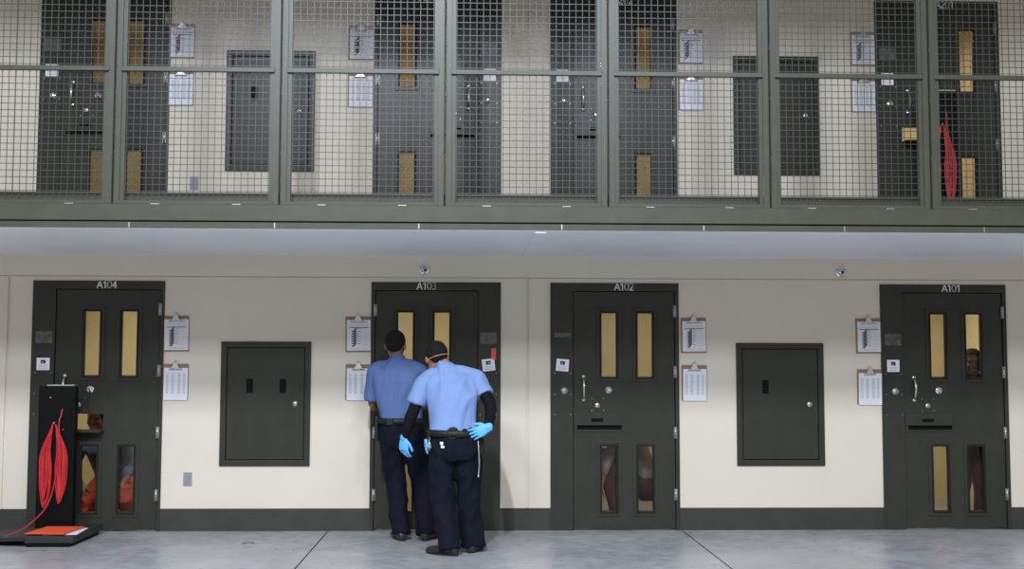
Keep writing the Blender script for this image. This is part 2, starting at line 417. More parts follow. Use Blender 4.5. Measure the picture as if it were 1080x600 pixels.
    for k in range(3): m.box(X(0.066), X(0.144), -0.0152, -0.0145, 1.390 + k * 0.012, 1.394 + k * 0.012, M_GREYINK, rot=rot, about=cc)
    m.build('taped_notice', root)
    if extra_tag:
        m = MB(); m.box(X(0.040), X(0.082), -0.0160, -0.0150, 1.478, 1.575, M_RED); tag(m.build('red_sticker', root), 'red sticker')
    # number
    nx = {'A104': 0.633, 'A103': 0.4805, 'A102': 0.649, 'A101': 0.640}['A1' + num[2:]]
    n_ = text_obj('door_number', num, 0.058, (nx, -0.0122, 2.088), M_LETTER, root)
    m = MB(); m.box(X(0.21), X(1.08), 0.10, 0.16, 0.0, 0.008, M_SILVER); m.build('threshold', root)
    return root

i = 1
tilts = {'A104': 0, 'A103': -7, 'A102': 5, 'A101': 0}
low_lab = {'A104': 'olive grey cell door numbered A104, behind the black floor scale',
           'A103': 'olive grey cell door numbered A103, with two officers standing in front',
           'A102': 'olive grey cell door numbered A102, between the two officers and the right access panel',
           'A101': 'olive grey cell door numbered A101, with a face at its window'}
up_lab = {'A204': 'upper tier cell door above A104, behind the mesh guard',
          'A203': 'upper tier cell door above A103, behind the mesh guard',
          'A202': 'upper tier cell door above A102, behind the mesh guard',
          'A201': 'upper tier cell door numbered A201, with black scale and red cord in front'}
for num, x0, mir in DOORS:
    make_door(i, num, x0, 0.0, mir, num == 'A104', low_lab[num], tilts[num], num == 'A103'); i += 1
for num, x0, mir in DOORS:
    make_door(i, UP[num], x0, S, mir, num == 'A101', up_lab[UP[num]], 0, False); i += 1

# ------------------------------------------------------------------ access panels
def access_panel(x0, z0, vents, label):
    root = tag(empty('access_panel', (x0, 0, z0)), label, 'access panel', 'access panels in the cell block wall')
    w, a, b = 0.775, 0.555, 1.627
    m = MB(); e = 0.050
    m.box(0, e, -0.016, 0.0, a, b, M_GREEN, bev=0.002); m.box(w - e, w, -0.016, 0.0, a, b, M_GREEN, bev=0.002)
    m.box(e, w - e, -0.016, 0.0, b - e, b, M_GREEN, bev=0.002); m.box(e, w - e, -0.016, 0.0, a, a + e, M_GREEN, bev=0.002)
    m.build('panel_frame', root)
    m = MB(); m.box(e, w - e, -0.004, 0.0, a + e, b - e, M_DARK); m.box(e + 0.007, w - e - 0.007, -0.011, -0.003, a + e + 0.007, b - e - 0.007, M_GREEN, bev=0.002)
    m.build('panel_door', root)
    for vx in vents:
        m = MB(); cz = 1.243
        m.box(vx - 0.028, vx + 0.028, -0.0135, -0.011, cz - 0.060, cz + 0.060, M_BLACK, bev=0.001)
        for k in (-0.036, 0.0, 0.036):
            m.lathe((vx, 0, cz + k), [(0.004, -0.0125), (0.013, -0.0125), (0.016, -0.0165), (0.019, -0.0165), (0.021, -0.013)], M_BLACK, n=14)
        m.build('vent', root)
    m = MB(); m.lathe((0.645, 0, 1.090), [(0.003, -0.024), (0.012, -0.024), (0.016, -0.019), (0.023, -0.018), (0.027, -0.011)], M_SILVER if z0 == 0 else M_CHROME, n=20)
    m.box(0.6435, 0.6465, -0.0255, -0.0235, 1.083, 1.097, M_DARK)
    m.build('panel_lock', root)
    return root
access_panel(1.625, 0, (0.250, 0.535), 'olive access panel with two vents, between doors A104 and A103')
access_panel(6.118, 0, (0.257,), 'olive access panel with one vent, between doors A102 and A101')
access_panel(1.625, S, (0.245,), 'upper tier access panel with bluish glare, behind mesh guard left of the officers')
access_panel(6.118, S, (0.257,), 'upper tier access panel in dark green, behind mesh guard above the right one')

# ------------------------------------------------------------------ clipboards
def clipboard(x, z0, kind, label, tilt=0.0, drop=0.0):
    """kind 'check' = form with bold ticks, 'table' = typed table"""
    root = tag(empty('clipboard', (x, 0, z0)), label, 'clipboard', 'clipboards hung beside the cell doors')
    root.rotation_euler = (0, R(tilt), 0)
    w, h = 0.222, 0.308
    m = MB(); m.box(-w / 2, w / 2, -0.010, -0.001, -h, 0, M_BOARD, bev=0.002); m.build('board', root)
    m = MB(); top = -0.030 if kind == 'check' else -0.034; bot = -h + (0.012 if kind == 'check' else -0.004)
    pw = 0.205; dx = 0.004
    m.box(-pw / 2 + dx, pw / 2 + dx, -0.0125, -0.0105, bot, top, M_PAPER)
    y0, y1 = -0.0132, -0.0124
    if kind == 'check':
        m.box(-0.075, 0.085, y0, y1, top - 0.022, top - 0.012, M_GREYINK)
        for k in range(2): m.box(-0.080, 0.090, y0, y1, top - 0.040 - k * 0.014, top - 0.0365 - k * 0.014, M_GREYINK)
        m.box(-0.080, 0.090, y0, y1, top - 0.070, top - 0.064, M_INK)
        for k in range(7):
            zc = top - 0.086 - k * 0.0215
            m.box(-0.056, -0.006, y0 - .0003, y1, zc - 0.0055, zc + 0.0055, M_INK, rot=Matrix.Rotation(R(-50), 3, 'Y'))
            m.box(-0.060, -0.043, y0 - .0003, y1, zc - 0.0145, zc - 0.0075, M_INK, rot=Matrix.Rotation(R(25), 3, 'Y'))
            m.box(-0.008, 0.022, y0, y1, zc + 0.006, zc + 0.0095, M_INK)
            m.box(0.028, 0.088, y0, y1, zc - 0.0012, zc + 0.0012, M_GREYINK)
        for k in range(2): m.box(-0.075, 0.080, y0, y1, bot + 0.010 + k * 0.012, bot + 0.012 + k * 0.012, M_GREYINK)
    else:
        m.box(-0.060, 0.060, y0, y1, top - 0.022, top - 0.016, M_GREYINK)
        for c, cw in ((-0.078, 0.022), (-0.034, 0.028), (0.020, 0.028), (0.066, 0.020)):
            for k in range(17):
                q = cw * (0.75 + 0.25 * random.random())
                m.box(c, c + q, y0, y1, top - 0.052 - k * 0.0105, top - 0.047 - k * 0.0105, M_GREYINK)
    m.build('paper', root)
    m = MB()
    prof = [(-0.050, -0.040), (-0.030, -0.030), (-0.022, -0.012), (-0.014, 0.008), (0.014, 0.008), (0.022, -0.012), (0.030, -0.030), (0.050, -0.040)]
    rings = [[Vector((px, y, pz)) for px, pz in prof] for y in (-0.013, -0.026)]
    m.ring_loft(rings, M_CLIP, smooth=False)
    m.tube([(-0.052, -0.019, -0.041), (0.052, -0.019, -0.041)], 0.0055, M_SILVER, n=8)
    ringp = [(0.013 * math.cos(a), -0.016, 0.016 + 0.013 * math.sin(a)) for a in [2 * math.pi * k / 14 for k in range(14)]]
    m.tube(ringp, 0.003, M_SILVER, n=6, closed=True)
    m.build('clip', root)
    return root
CB = [(1.231, 'A104', 'right'), (2.805, 'A103', 'left'), (5.742, 'A102', 'right'), (7.297, 'A101', 'left')]
random.seed(3)
for x, num, side in CB:
    clipboard(x, 1.847, 'check', 'clipboard with bold tick marks beside door %s, above the typed table' % num, tilt=-0.6)
    clipboard(x + 0.006, 1.432 if num != 'A101' else 1.398, 'table', 'clipboard with typed table beside door %s, below the ticked form' % num, tilt=0.5)
for x, num, side in CB:
    clipboard(x - 0.002, S + 1.858, 'check', 'upper tier clipboard with bold ticks beside the door above %s' % num)
    clipboard(x - 0.004, S + 1.440, 'table', 'upper tier clipboard with typed table beside the door above %s' % num)

# ------------------------------------------------------------------ outlets, domes, floor cover
def outlet(x, z, label):
    root = tag(empty('wall_outlet', (x, 0, z)), label, 'outlet', 'grey wall outlets')
    m = MB(); m.box(-0.037, 0.037, -0.006, -0.0005, -0.058, 0.058, M_OUTLET, bev=0.002); m.build('cover_plate', root)
    for s_ in (0.020, -0.020):
        m = MB(); m.disc((0, s_), 0.017, -0.009, -0.005, M_OUTLET, n=18)
        for q in (-0.006, 0.006): m.box(q - 0.001, q + 0.001, -0.0095, -0.0088, s_ - 0.001, s_ + 0.008, M_DARK)
        m.disc((0, s_ - 0.008), 0.0022, -0.0095, -0.0088, M_DARK, n=8)
        m.build('socket', root)
outlet(1.358, 0.443, 'grey wall outlet low on the cream wall, right of door A104')
outlet(1.360, S + 0.443, 'grey wall outlet on the upper tier, behind the mesh guard')
def dome(x, z, label):
    root = tag(empty('ceiling_camera', (x, 0, z)), label, 'camera', 'round chrome fixtures above the lower doors')
    root.name = 'wall_camera'
    m = MB(); m.lathe((0, 0, 0), [(0.047, -0.0005), (0.047, -0.010), (0.041, -0.018), (0.033, -0.020)], M_CHROME, n=28); m.build('bezel', root)
    m = MB(); m.lathe((0, 0, 0), [(0.033, -0.012), (0.031, -0.026), (0.022, -0.036), (0.010, -0.041), (0.002, -0.042)], M_SILVER, n=28)
    m.lathe((0.008, 0, -0.006), [(0.011, -0.030), (0.012, -0.045), (0.008, -0.047), (0.002, -0.047)], M_BLACK, n=14)
    for a in (0.5, 2.6, 4.7): m.disc((0.039 * math.cos(a), 0.039 * math.sin(a)), 0.004, -0.022, -0.014, M_BLACK, n=8)
    m.build('dome', root)
dome(3.376, 2.262, 'round chrome fixture on the wall above door A103')
dome(7.058, 2.258, 'round chrome fixture on the wall left of door A101')
mb = MB(); mb.lathe((0, 0, 0), [(0.055, 0.0002), (0.055, 0.003), (0.048, 0.004), (0.045, 0.003), (0.002, 0.003)], M_HINGE, n=24, axis='Z')
mb.lathe((0, 0, 0.0002), [(0.043, 0.0025), (0.040, 0.0035), (0.030, 0.0035), (0.028, 0.0025)], M_BASE, n=24, axis='Z')
o = mb.build('floor_cleanout_cover'); o.location = (2.018, -0.717, 0); tag(o, 'small round metal cover set in the floor below the left access panel', 'floor cover')

# ------------------------------------------------------------------ mesh guard panels
PX0, PP = 1.2555, 1.1705
def guard_template():
    root = empty('mesh_guard_panel', (0, 0, 0))
    z0, z1, w = 2.5535, 4.92, PP - 0.004
    yo = -WK
    m = MB()
    fw = 0.046
    for a, b in ((0.002, fw), (w - fw + 0.002, w)):
        m.box(a, b, yo - 0.030, yo - 0.022, z0, z1, M_RAIL)
    m.box(0.002, 0.010, yo - 0.030, yo + 0.018, z0, z1, M_RAIL); m.box(w - 0.006, w, yo - 0.030, yo + 0.018, z0, z1, M_RAIL)
    m.box(fw, w - fw, yo - 0.030, yo - 0.022, z0, z0 + 0.024, M_RAIL); m.box(fw, w - fw, yo - 0.030, yo - 0.022, z1 - 0.04, z1, M_RAIL)
    m.build('frame', root)
    m = MB(); iw = 0.030
    m.box(fw - 0.002, fw + iw, yo - 0.018, yo + 0.012, z0 + 0.02, z1 - 0.03, M_RAIL); m.box(w - fw - iw + 0.002, w - fw + 0.002, yo - 0.018, yo + 0.012, z0 + 0.02, z1 - 0.03, M_RAIL)
    m.build('inner_stop', root)
    m = MB(); m.box(fw - 0.006, w - fw + 0.006, yo - 0.040, yo - 0.016, 3.503, 3.536, M_RAIL, bev=0.002); m.build('crossbar', root)
    m = MB(); p = 0.0478; n = int((w - 0.16) / p) + 1; xs = 0.5 * (w - (n - 1) * p)
    r = 0.0021
    for k in range(n):
        x = xs + k * p; m.box(x - r, x + r, yo - 0.004, yo - 0.0005, z0 + 0.022, z1 - 0.04, M_WIRE)
    k = 0; z = z0 + 0.045
    while z < z1 - 0.05:
        m.box(fw + 0.002, w - fw - 0.002, yo - 0.0080, yo - 0.0040, z - r, z + r, M_WIRE); z += p
    m.build('wire_mesh', root)
    for zz in (2.92, 3.35, 3.72, 4.25):
        m = MB(); m.box(0.003, 0.014, yo - 0.033, yo - 0.026, zz - 0.012, zz + 0.012, M_RAIL, bev=0.002); m.build('fixing', root)
    for xx in (0.30, 0.87):
        m = MB(); m.box(xx - 0.03, xx + 0.03, yo - 0.0345, yo - 0.028, z0 - 0.004, z0 + 0.002, M_HINGE, bev=0.001); m.build('weld_tab', root)
    return root
gt = guard_template()
glabels = ['mesh guard panel at the far left, in front of the door above A104',
           'second mesh guard panel, in front of the upper tier clipboards and outlet',
           'mesh guard panel above the left access panel and door A103',
           'mesh guard panel directly above the two officers and cream pier',
           'mesh guard panel in front of the door above A102',
           'mesh guard panel above the right access panel and door A101 clipboards',
           'mesh guard panel at the far right, in front of door A201']
for k, lab in enumerate(glabels):
    g = gt if k == 0 else copy_tree(gt)
    g.location = (PX0 + (k - 1) * PP, 0, 0)
    tag(g, lab, 'guard panel', 'mesh guard panels along the upper walkway')

# ------------------------------------------------------------------ floor scale with cord
def smooth_path(pts, n=6):
    P = [Vector(p) for p in pts]; out = []
    for i in range(len(P) - 1):
        a, b, c, d = P[max(i - 1, 0)], P[i], P[i + 1], P[min(i + 2, len(P) - 1)]
        for j in range(n):
            t = j / n
            out.append(0.5 * ((2 * b) + (c - a) * t + (2 * a - 5 * b + 4 * c - d) * t * t + (3 * b - a - 3 * c + d) * t ** 3))
    out.append(P[-1]); return out
def scale(loc, label, h=1.245, platform=True):
    root = tag(empty('floor_scale', loc), label, 'scale')
    m = MB()
    m.box(-0.15, 0.15, -0.045, 0.045, 0.05, h, M_BLACK, bev=0.006)
    m.box(-0.125, 0.125, -0.050, -0.044, 0.12, h - 0.05, M_BLACK, bev=0.003)
    m.build('column', root)
    m = MB(); m.box(-0.085, 0.140, -0.050, 0.050, h, h + 0.012, M_SILVER, bev=0.002); tag(m.build('top_cap', root), 'silver top cap')
    m = MB(); m.tube(smooth_path([(0.0, -0.045, 0.945), (0.0, -0.085, 0.93), (0.0, -0.10, 0.95)]), 0.008, M_SILVER, n=8); m.build('cord_hook', root)
    for q in (-0.07, 0.06): pass
    m = MB(); m.disc((-0.05, h - 0.095), 0.006, -0.054, -0.049, M_SILVER, n=10); m.build('screw', root)
    m = MB(); m.disc((0.06, h - 0.36), 0.006, -0.054, -0.049, M_SILVER, n=10); m.build('screw', root)
    if platform:
        m = MB()
        # main deck
        m.box(-0.03, 0.345, -0.60, 0.16, 0.030, 0.085, M_RUBBER, bev=0.006)
        m.box(-0.02, 0.315, -0.59, 0.14, 0.0, 0.034, M_BLACK)
        m.build('platform', root)
        m = MB()
        V = [(-0.72, -0.46, 0.012), (-0.03, -0.60, 0.050), (-0.03, 0.10, 0.050), (-0.72, 0.10, 0.012)]
        T = [(-0.72, -0.46, 0.026), (-0.03, -0.60, 0.084), (-0.03, 0.10, 0.084), (-0.72, 0.10, 0.026)]
        m.ring_loft([[Vector(v) for v in V], [Vector(v) for v in T]], M_RUBBER, smooth=False)
        m.build('ramp', root)
    return root
SC = (0.345, -0.300, 0.0)
scale(SC, 'black floor scale with tall column standing in front of door A104')
def cord(loc, name, label, tail=True, seed=1, bright=1):
    rnd = random.Random(seed); m = MB(); x0, y0, z0 = loc
    for side, cx, n in ((-1, -0.062, 11), (1, 0.055, 10)):
        for i in range(n):
            t = (i + rnd.random() * 0.6) / n; wd_ = 0.005 + 0.046 * t; top = 0.930 - 0.02 * rnd.random(); bot = 0.235 + 0.07 * rnd.random() + 0.06 * (1 - t)
            yy = -0.062 - 0.030 * rnd.random(); xm = cx + side * 0.006
            pts = [(x0 + 0.0 + side * 0.012, y0 - 0.088, z0 + top),
                   (x0 + xm - wd_ * 0.75 * 1, y0 + yy, z0 + top - 0.20), (x0 + xm - wd_, y0 + yy, z0 + 0.56), (x0 + xm - wd_ * 0.75, y0 + yy, z0 + bot + 0.12),
                   (x0 + xm - 0.005, y0 + yy - 0.006, z0 + bot), (x0 + xm + wd_ * 0.75, y0 + yy, z0 + bot + 0.12), (x0 + xm + wd_, y0 + yy - 0.005, z0 + 0.56),
                   (x0 + xm + wd_ * 0.7, y0 + yy, z0 + top - 0.20), (x0 + side * 0.012, y0 - 0.092, z0 + top + 0.004)]
            m.tube(smooth_path(pts, 5), 0.0048, M_CORD, n=7)
    m.tube(smooth_path([(x0 + 0.052, y0 - 0.055, z0 + 1.055), (x0 + 0.048, y0 - 0.075, z0 + 1.0), (x0 + 0.040, y0 - 0.095, z0 + 0.93), (x0 + 0.055, y0 - 0.105, z0 + 0.72), (x0 + 0.020, y0 - 0.11, z0 + 0.45),
                        (x0 - 0.005, y0 - 0.13, z0 + 0.32), (x0 - 0.04, y0 - 0.20, z0 + 0.22), (x0 - 0.12, y0 - 0.34, z0 + 0.12), (x0 - 0.20, y0 - 0.47, z0 + 0.075), (x0 - 0.30, y0 - 0.57, z0 + 0.03), (x0 - 0.46, y0 - 0.60, z0 + 0.008), (x0 - 0.75, y0 - 0.55, z0 + 0.006)] if tail else
                       [(x0 + 0.052, y0 - 0.055, z0 + 1.055), (x0 + 0.048, y0 - 0.075, z0 + 1.0), (x0 + 0.040, y0 - 0.095, z0 + 0.93), (x0 + 0.055, y0 - 0.105, z0 + 0.72), (x0 + 0.03, y0 - 0.10, z0 + 0.45)]), 0.0052, M_CORD, n=8)
    tag(m.build(name, smooth=True), label, 'cord')
cord(SC, 'coiled_cord', 'red cord coiled on the black floor scale in front of door A104')
mb = MB(); mb.box(-0.155, 0.155, -0.21, 0.21, 0.0, 0.006, M_ORANGE, bev=0.001, rot=Matrix.Rotation(R(-4), 3, 'Z'))
o = mb.build('orange_folder'); o.location = (SC[0] + 0.125, SC[1] - 0.355, 0.0965); tag(o, 'orange folder lying on the platform of the floor scale', 'folder')
mb = MB(); mb.box(-0.13, 0.13, -0.19, 0.19, 0.0, 0.004, M_PAPER, bev=0.0008, rot=Matrix.Rotation(R(5), 3, 'Z'))
o = mb.build('paper_sheet'); o.location = (SC[0] + 0.205, SC[1] - 0.345, 0.0862); tag(o, 'white paper sheets under the orange folder on the scale', 'paper')
SC2 = (7.85, -0.30, S)
scale(SC2, 'black scale column on the upper walkway in front of door A201')
cord(SC2, 'coiled_cord', 'red cord hanging in loops on the upper tier in front of door A201', tail=False, seed=5)

# lamps seen through two upper windows
for x, lab in ((3.265, 'lit lamp inside the cell above A103'), (5.085, 'lit lamp inside the cell above A102')):
    pass

# ------------------------------------------------------------------ people
def V(*a): return Vector(a)
def ellipse(c, u, v, ru, rv, n=20, p=2.0):
    out = []
    for j in range(n):
        a = 2 * math.pi * j / n; ca, sa = math.cos(a), math.sin(a)
        out.append(c + u * ru * math.copysign(abs(ca) ** (2 / p), ca) + v * rv * math.copysign(abs(sa) ** (2 / p), sa))
    return out
def limb(m, pts, rads, mt, n=14, flat=False):
    """tapered tube; rads may be numbers; ends rounded"""
    P = [Vector(p) for p in pts]
    Pn = smooth_path(P, 4); Rn = []
    k = len(P)
    for i in range(len(Pn)):
        t = i / (len(Pn) - 1) * (k - 1); a = min(int(t), k - 2); f = t - a; f = f * f * (3 - 2 * f)
        Rn.append(rads[a] * (1 - f) + rads[a + 1] * f)
    # rounded caps
    d0 = (Pn[0] - Pn[1]).normalized(); d1 = (Pn[-1] - Pn[-2]).normalized()
    pre = [Pn[0] + d0 * Rn[0] * 0.85, Pn[0] + d0 * Rn[0] * 0.5]; post = [Pn[-1] + d1 * Rn[-1] * 0.5, Pn[-1] + d1 * Rn[-1] * 0.85]
    pr = [Rn[-1] * 0.83, Rn[-1] * 0.4]
    if flat: post = [Pn[-1] + d1 * 0.006]; pr = [Rn[-1] * 0.98]
    m.tube(pre + Pn + post, [Rn[0] * 0.4, Rn[0] * 0.83] + Rn + pr, mt, n=n)
def ball(m, c, r, mt, u=V(1, 0, 0), v=V(0, 1, 0), w=V(0, 0, 1), n=18):
    """ellipsoid; r = (ru, rv, rw)"""
    rings = []
    for i in range(1, 12):
        a = -math.pi / 2 + math.pi * i / 12
        rings.append([c + w * r[2] * math.sin(a) + (u * r[0] * math.cos(2 * math.pi * j / n) + v * r[1] * math.sin(2 * math.pi * j / n)) * math.cos(a) for j in range(n)])
    m.ring_loft(rings, mt)
def torso_loft(m, secs, mt, d=0.0, n=28, p=2.4):
    """secs: (centre, side unit, depth unit, half width, half depth)"""
    C = smooth_path([s_[0] for s_ in secs], 3); k = len(secs); rings = []
    for i, c in enumerate(C):
        t = i / (len(C) - 1) * (k - 1); a = min(int(t), k - 2); f = t - a
        A, B = secs[a], secs[a + 1]
        u = A[1].lerp(B[1], f).normalized(); v = A[2].lerp(B[2], f).normalized()
        g = f * f * (3 - 2 * f)
        rings.append(ellipse(c, u, v, A[3] * (1 - g) + B[3] * g + d, A[4] * (1 - g) + B[4] * g + d, n, p))
    m.ring_loft(rings, mt)
def fused(m, name, parent, mt, voxel=0.008, smooth_it=6, folds=0.0, fscale=(7, 7, 2.2), seed=0.0, loc=None):
    """fuses the overlapping volumes of m into ONE continuous surface, adds cloth folds"""
    bmesh.ops.recalc_face_normals(m.bm, faces=m.bm.faces)
    me = bpy.data.meshes.new('tmp'); m.bm.to_mesh(me); m.bm.free()
    t = bpy.data.objects.new('tmp', me); COL.objects.link(t)
    r = t.modifiers.new('r', 'REMESH'); r.mode = 'VOXEL'; r.voxel_size = voxel; r.adaptivity = 0
    if smooth_it:
        s_ = t.modifiers.new('s', 'SMOOTH'); s_.iterations = smooth_it; s_.factor = 0.5
    dg = bpy.context.evaluated_depsgraph_get()
    me2 = bpy.data.meshes.new_from_object(t.evaluated_get(dg)); me2.name = name
    bpy.data.objects.remove(t); bpy.data.meshes.remove(me)
    me2.materials.clear(); me2.materials.append(mt)
    if folds:
        nrm = [v.normal.copy() for v in me2.vertices]
        for v, nn in zip(me2.vertices, nrm):
            q = Vector((v.co.x * fscale[0] + seed, v.co.y * fscale[1], v.co.z * fscale[2] + 0.6 * math.sin(v.co.x * 9)))
            a = noise.noise(q) ; b = noise.noise(q * 2.3 + Vector((5, 1, 3)))
            v.co += nn * max(-0.006, folds * (1 - abs(a) * 3.0 + 0.5 * b))
    for p in me2.polygons: p.use_smooth = True
    o = bpy.data.objects.new(name, me2); COL.objects.link(o)
    if parent is not None: o.parent = parent; o.matrix_parent_inverse = Matrix.Translation(-parent.location)
    return o
def hand(m, wrist, direction, normal, side, mt, curl=0.35, spread=0.12, s_=1.0, thumb_in=0.5, curls=None):
    """palm, four unequal fingers with three bends, and a thumb from the side of the palm.
    normal = direction the palm faces, side = unit vector towards the thumb"""
    d = Vector(direction).normalized(); nrm = Vector(normal); nrm = (nrm - d * nrm.dot(d)).normalized(); sd = Vector(side); sd = (sd - d * sd.dot(d) - nrm * sd.dot(nrm)).normalized()
    w = Vector(wrist)
    rings = []
    for t, hw, th in ((-0.02, 0.026, 0.020), (0.01, 0.029, 0.019), (0.045, 0.040, 0.017), (0.080, 0.042, 0.014), (0.092, 0.039, 0.011)):
        rings.append(ellipse(w + d * t * s_ + nrm * 0.002, sd, nrm, hw * s_, th * s_, 16, 2.6))
    m.ring_loft(rings, mt)
    L = (0.072, 0.080, 0.074, 0.058)
    for k in range(4):
        off = (0.030 - 0.020 * k) * s_; base = w + d * (0.084 - 0.004 * abs(k - 1)) * s_ + sd * off
        dirf = (d + sd * spread * (1.2 - 0.8 * k)).normalized(); c = (curls[k] if curls else curl * (1 + 0.12 * k))
        pts = [base - dirf * 0.01 * s_, base]; p = base.copy(); a = 0.0
        for seg in (0.45, 0.30, 0.25):
            a += c; dd = (dirf * math.cos(a) + nrm * math.sin(a)); p = p + dd * L[k] * seg * s_; pts.append(p.copy())
        r0 = (0.0092, 0.0095, 0.0092, 0.0080)[k] * s_
        m.tube(pts + [pts[-1] + (pts[-1] - pts[-2]).normalized() * r0 * 0.6], [r0, r0, r0 * .96, r0 * .9, r0 * .8, r0 * .45], mt, n=10)
    b = w + d * 0.022 * s_ + sd * 0.026 * s_
    t1 = (d * 0.70 + sd * 0.72 + nrm * 0.35 * thumb_in).normalized(); t2 = (d * 0.90 + sd * 0.30 + nrm * 0.5 * thumb_in).normalized()
    pts = [b - t1 * 0.012 * s_, b + t1 * 0.035 * s_, b + t1 * 0.035 * s_ + t2 * 0.030 * s_, b + t1 * 0.035 * s_ + t2 * 0.052 * s_]
    m.tube(pts + [pts[-1] + t2 * 0.006 * s_], [0.0135 * s_, 0.0115 * s_, 0.0100 * s_, 0.0085 * s_, 0.004 * s_], mt, n=10)

def head_shapes(m, c, fwd, up, mt, s_=1.0):
    """cranium, jaw, nose, lips, brow, ears around the head centre c"""
    f = Vector(fwd).normalized(); u = Vector(up); u = (u - f * u.dot(f)).normalized(); r = f.cross(u).normalized()
    P = lambda a, b, cc: c + r * a * s_ + f * b * s_ + u * cc * s_
    ball(m, P(0, -0.012, 0.025), (0.076 * s_, 0.096 * s_, 0.088 * s_), mt, r, f, u)
    ball(m, P(0, 0.020, -0.030), (0.064 * s_, 0.070 * s_, 0.080 * s_), mt, r, f, u)
    ball(m, P(0, 0.052, -0.085), (0.034 * s_, 0.034 * s_, 0.026 * s_), mt, r, f, u)
    for q in (-1, 1):
        ball(m, P(0.074 * q, -0.006, -0.010), (0.012 * s_, 0.018 * s_, 0.032 * s_), mt, r, f, u, n=12)
        ball(m, P(0.040 * q, 0.060, -0.030), (0.022 * s_, 0.020 * s_, 0.022 * s_), mt, r, f, u, n=12)
    ball(m, P(0, 0.072, 0.022), (0.050 * s_, 0.018 * s_, 0.014 * s_), mt, r, f, u, n=14)
    limb(m, [P(0, 0.080, 0.010), P(0, 0.094, -0.020), P(0, 0.098, -0.034)], [0.009 * s_, 0.012 * s_, 0.015 * s_], mt, n=10)
    ball(m, P(0, 0.084, -0.066), (0.026 * s_, 0.012 * s_, 0.006 * s_), mt, r, f, u, n=12)
    ball(m, P(0, 0.082, -0.076), (0.023 * s_, 0.012 * s_, 0.007 * s_), mt, r, f, u, n=12)
    return P

SKIN_A = mat('brown_skin', (0.20, 0.095, 0.055), 0.5, noise_amt=0.06, noise_scale=20)
SKIN_C = mat('dark_brown_skin', (0.085, 0.038, 0.030), 0.5)
SKIN_B = mat('tan_skin', (0.36, 0.16, 0.095), 0.5, noise_amt=0.06, noise_scale=20)
HAIR = mat('black_hair', (0.010, 0.009, 0.009), 0.8, spec=0.2, noise_amt=0.5, noise_scale=40, bump=1.0, bump_scale=160)
SHIRT1 = mat('periwinkle_shirt', (0.085, 0.135, 0.295), 0.85, spec=0.2, noise_amt=0.05, noise_scale=6, bump=0.08, bump_scale=200)
SHIRT2 = mat('sky_blue_shirt', (0.190, 0.285, 0.54), 0.85, spec=0.2, noise_amt=0.05, noise_scale=6, bump=0.08, bump_scale=200)
NAVY = mat('navy_trousers', (0.005, 0.0065, 0.0135), 0.85, spec=0.15, noise_amt=0.15, noise_scale=8, bump=0.1, bump_scale=200)
SLEEVE = mat('black_undersleeve', (0.006, 0.006, 0.008), 0.85, spec=0.15)
LEATHER = mat('black_leather', (0.010, 0.010, 0.011), 0.5, spec=0.3, bump=0.1)
SHOE = mat('black_shoe', (0.015, 0.017, 0.017), 0.42)
NITRILE = mat('blue_nitrile', (0.13, 0.46, 0.86), 0.45, bump=0.15, bump_scale=80)
WHITEP = mat('white_plastic', (0.8, 0.8, 0.8), 0.4)
MAROON = mat('maroon_cloth', (0.060, 0.012, 0.020), 0.8, noise_amt=0.15, noise_scale=10)
GREYC = mat('grey_brown_cloth', (0.22, 0.17, 0.12), 0.85, noise_amt=0.1, noise_scale=10)
ORANGEC = mat('orange_cloth', (0.42, 0.05, 0.015), 0.8, noise_amt=0.1, noise_scale=10)
GREYBLUE = mat('blue_grey_cloth', (0.10, 0.12, 0.16), 0.85, noise_amt=0.1, noise_scale=10)
EYE = mat('eye_dark', (0.02, 0.015, 0.012), 0.2)

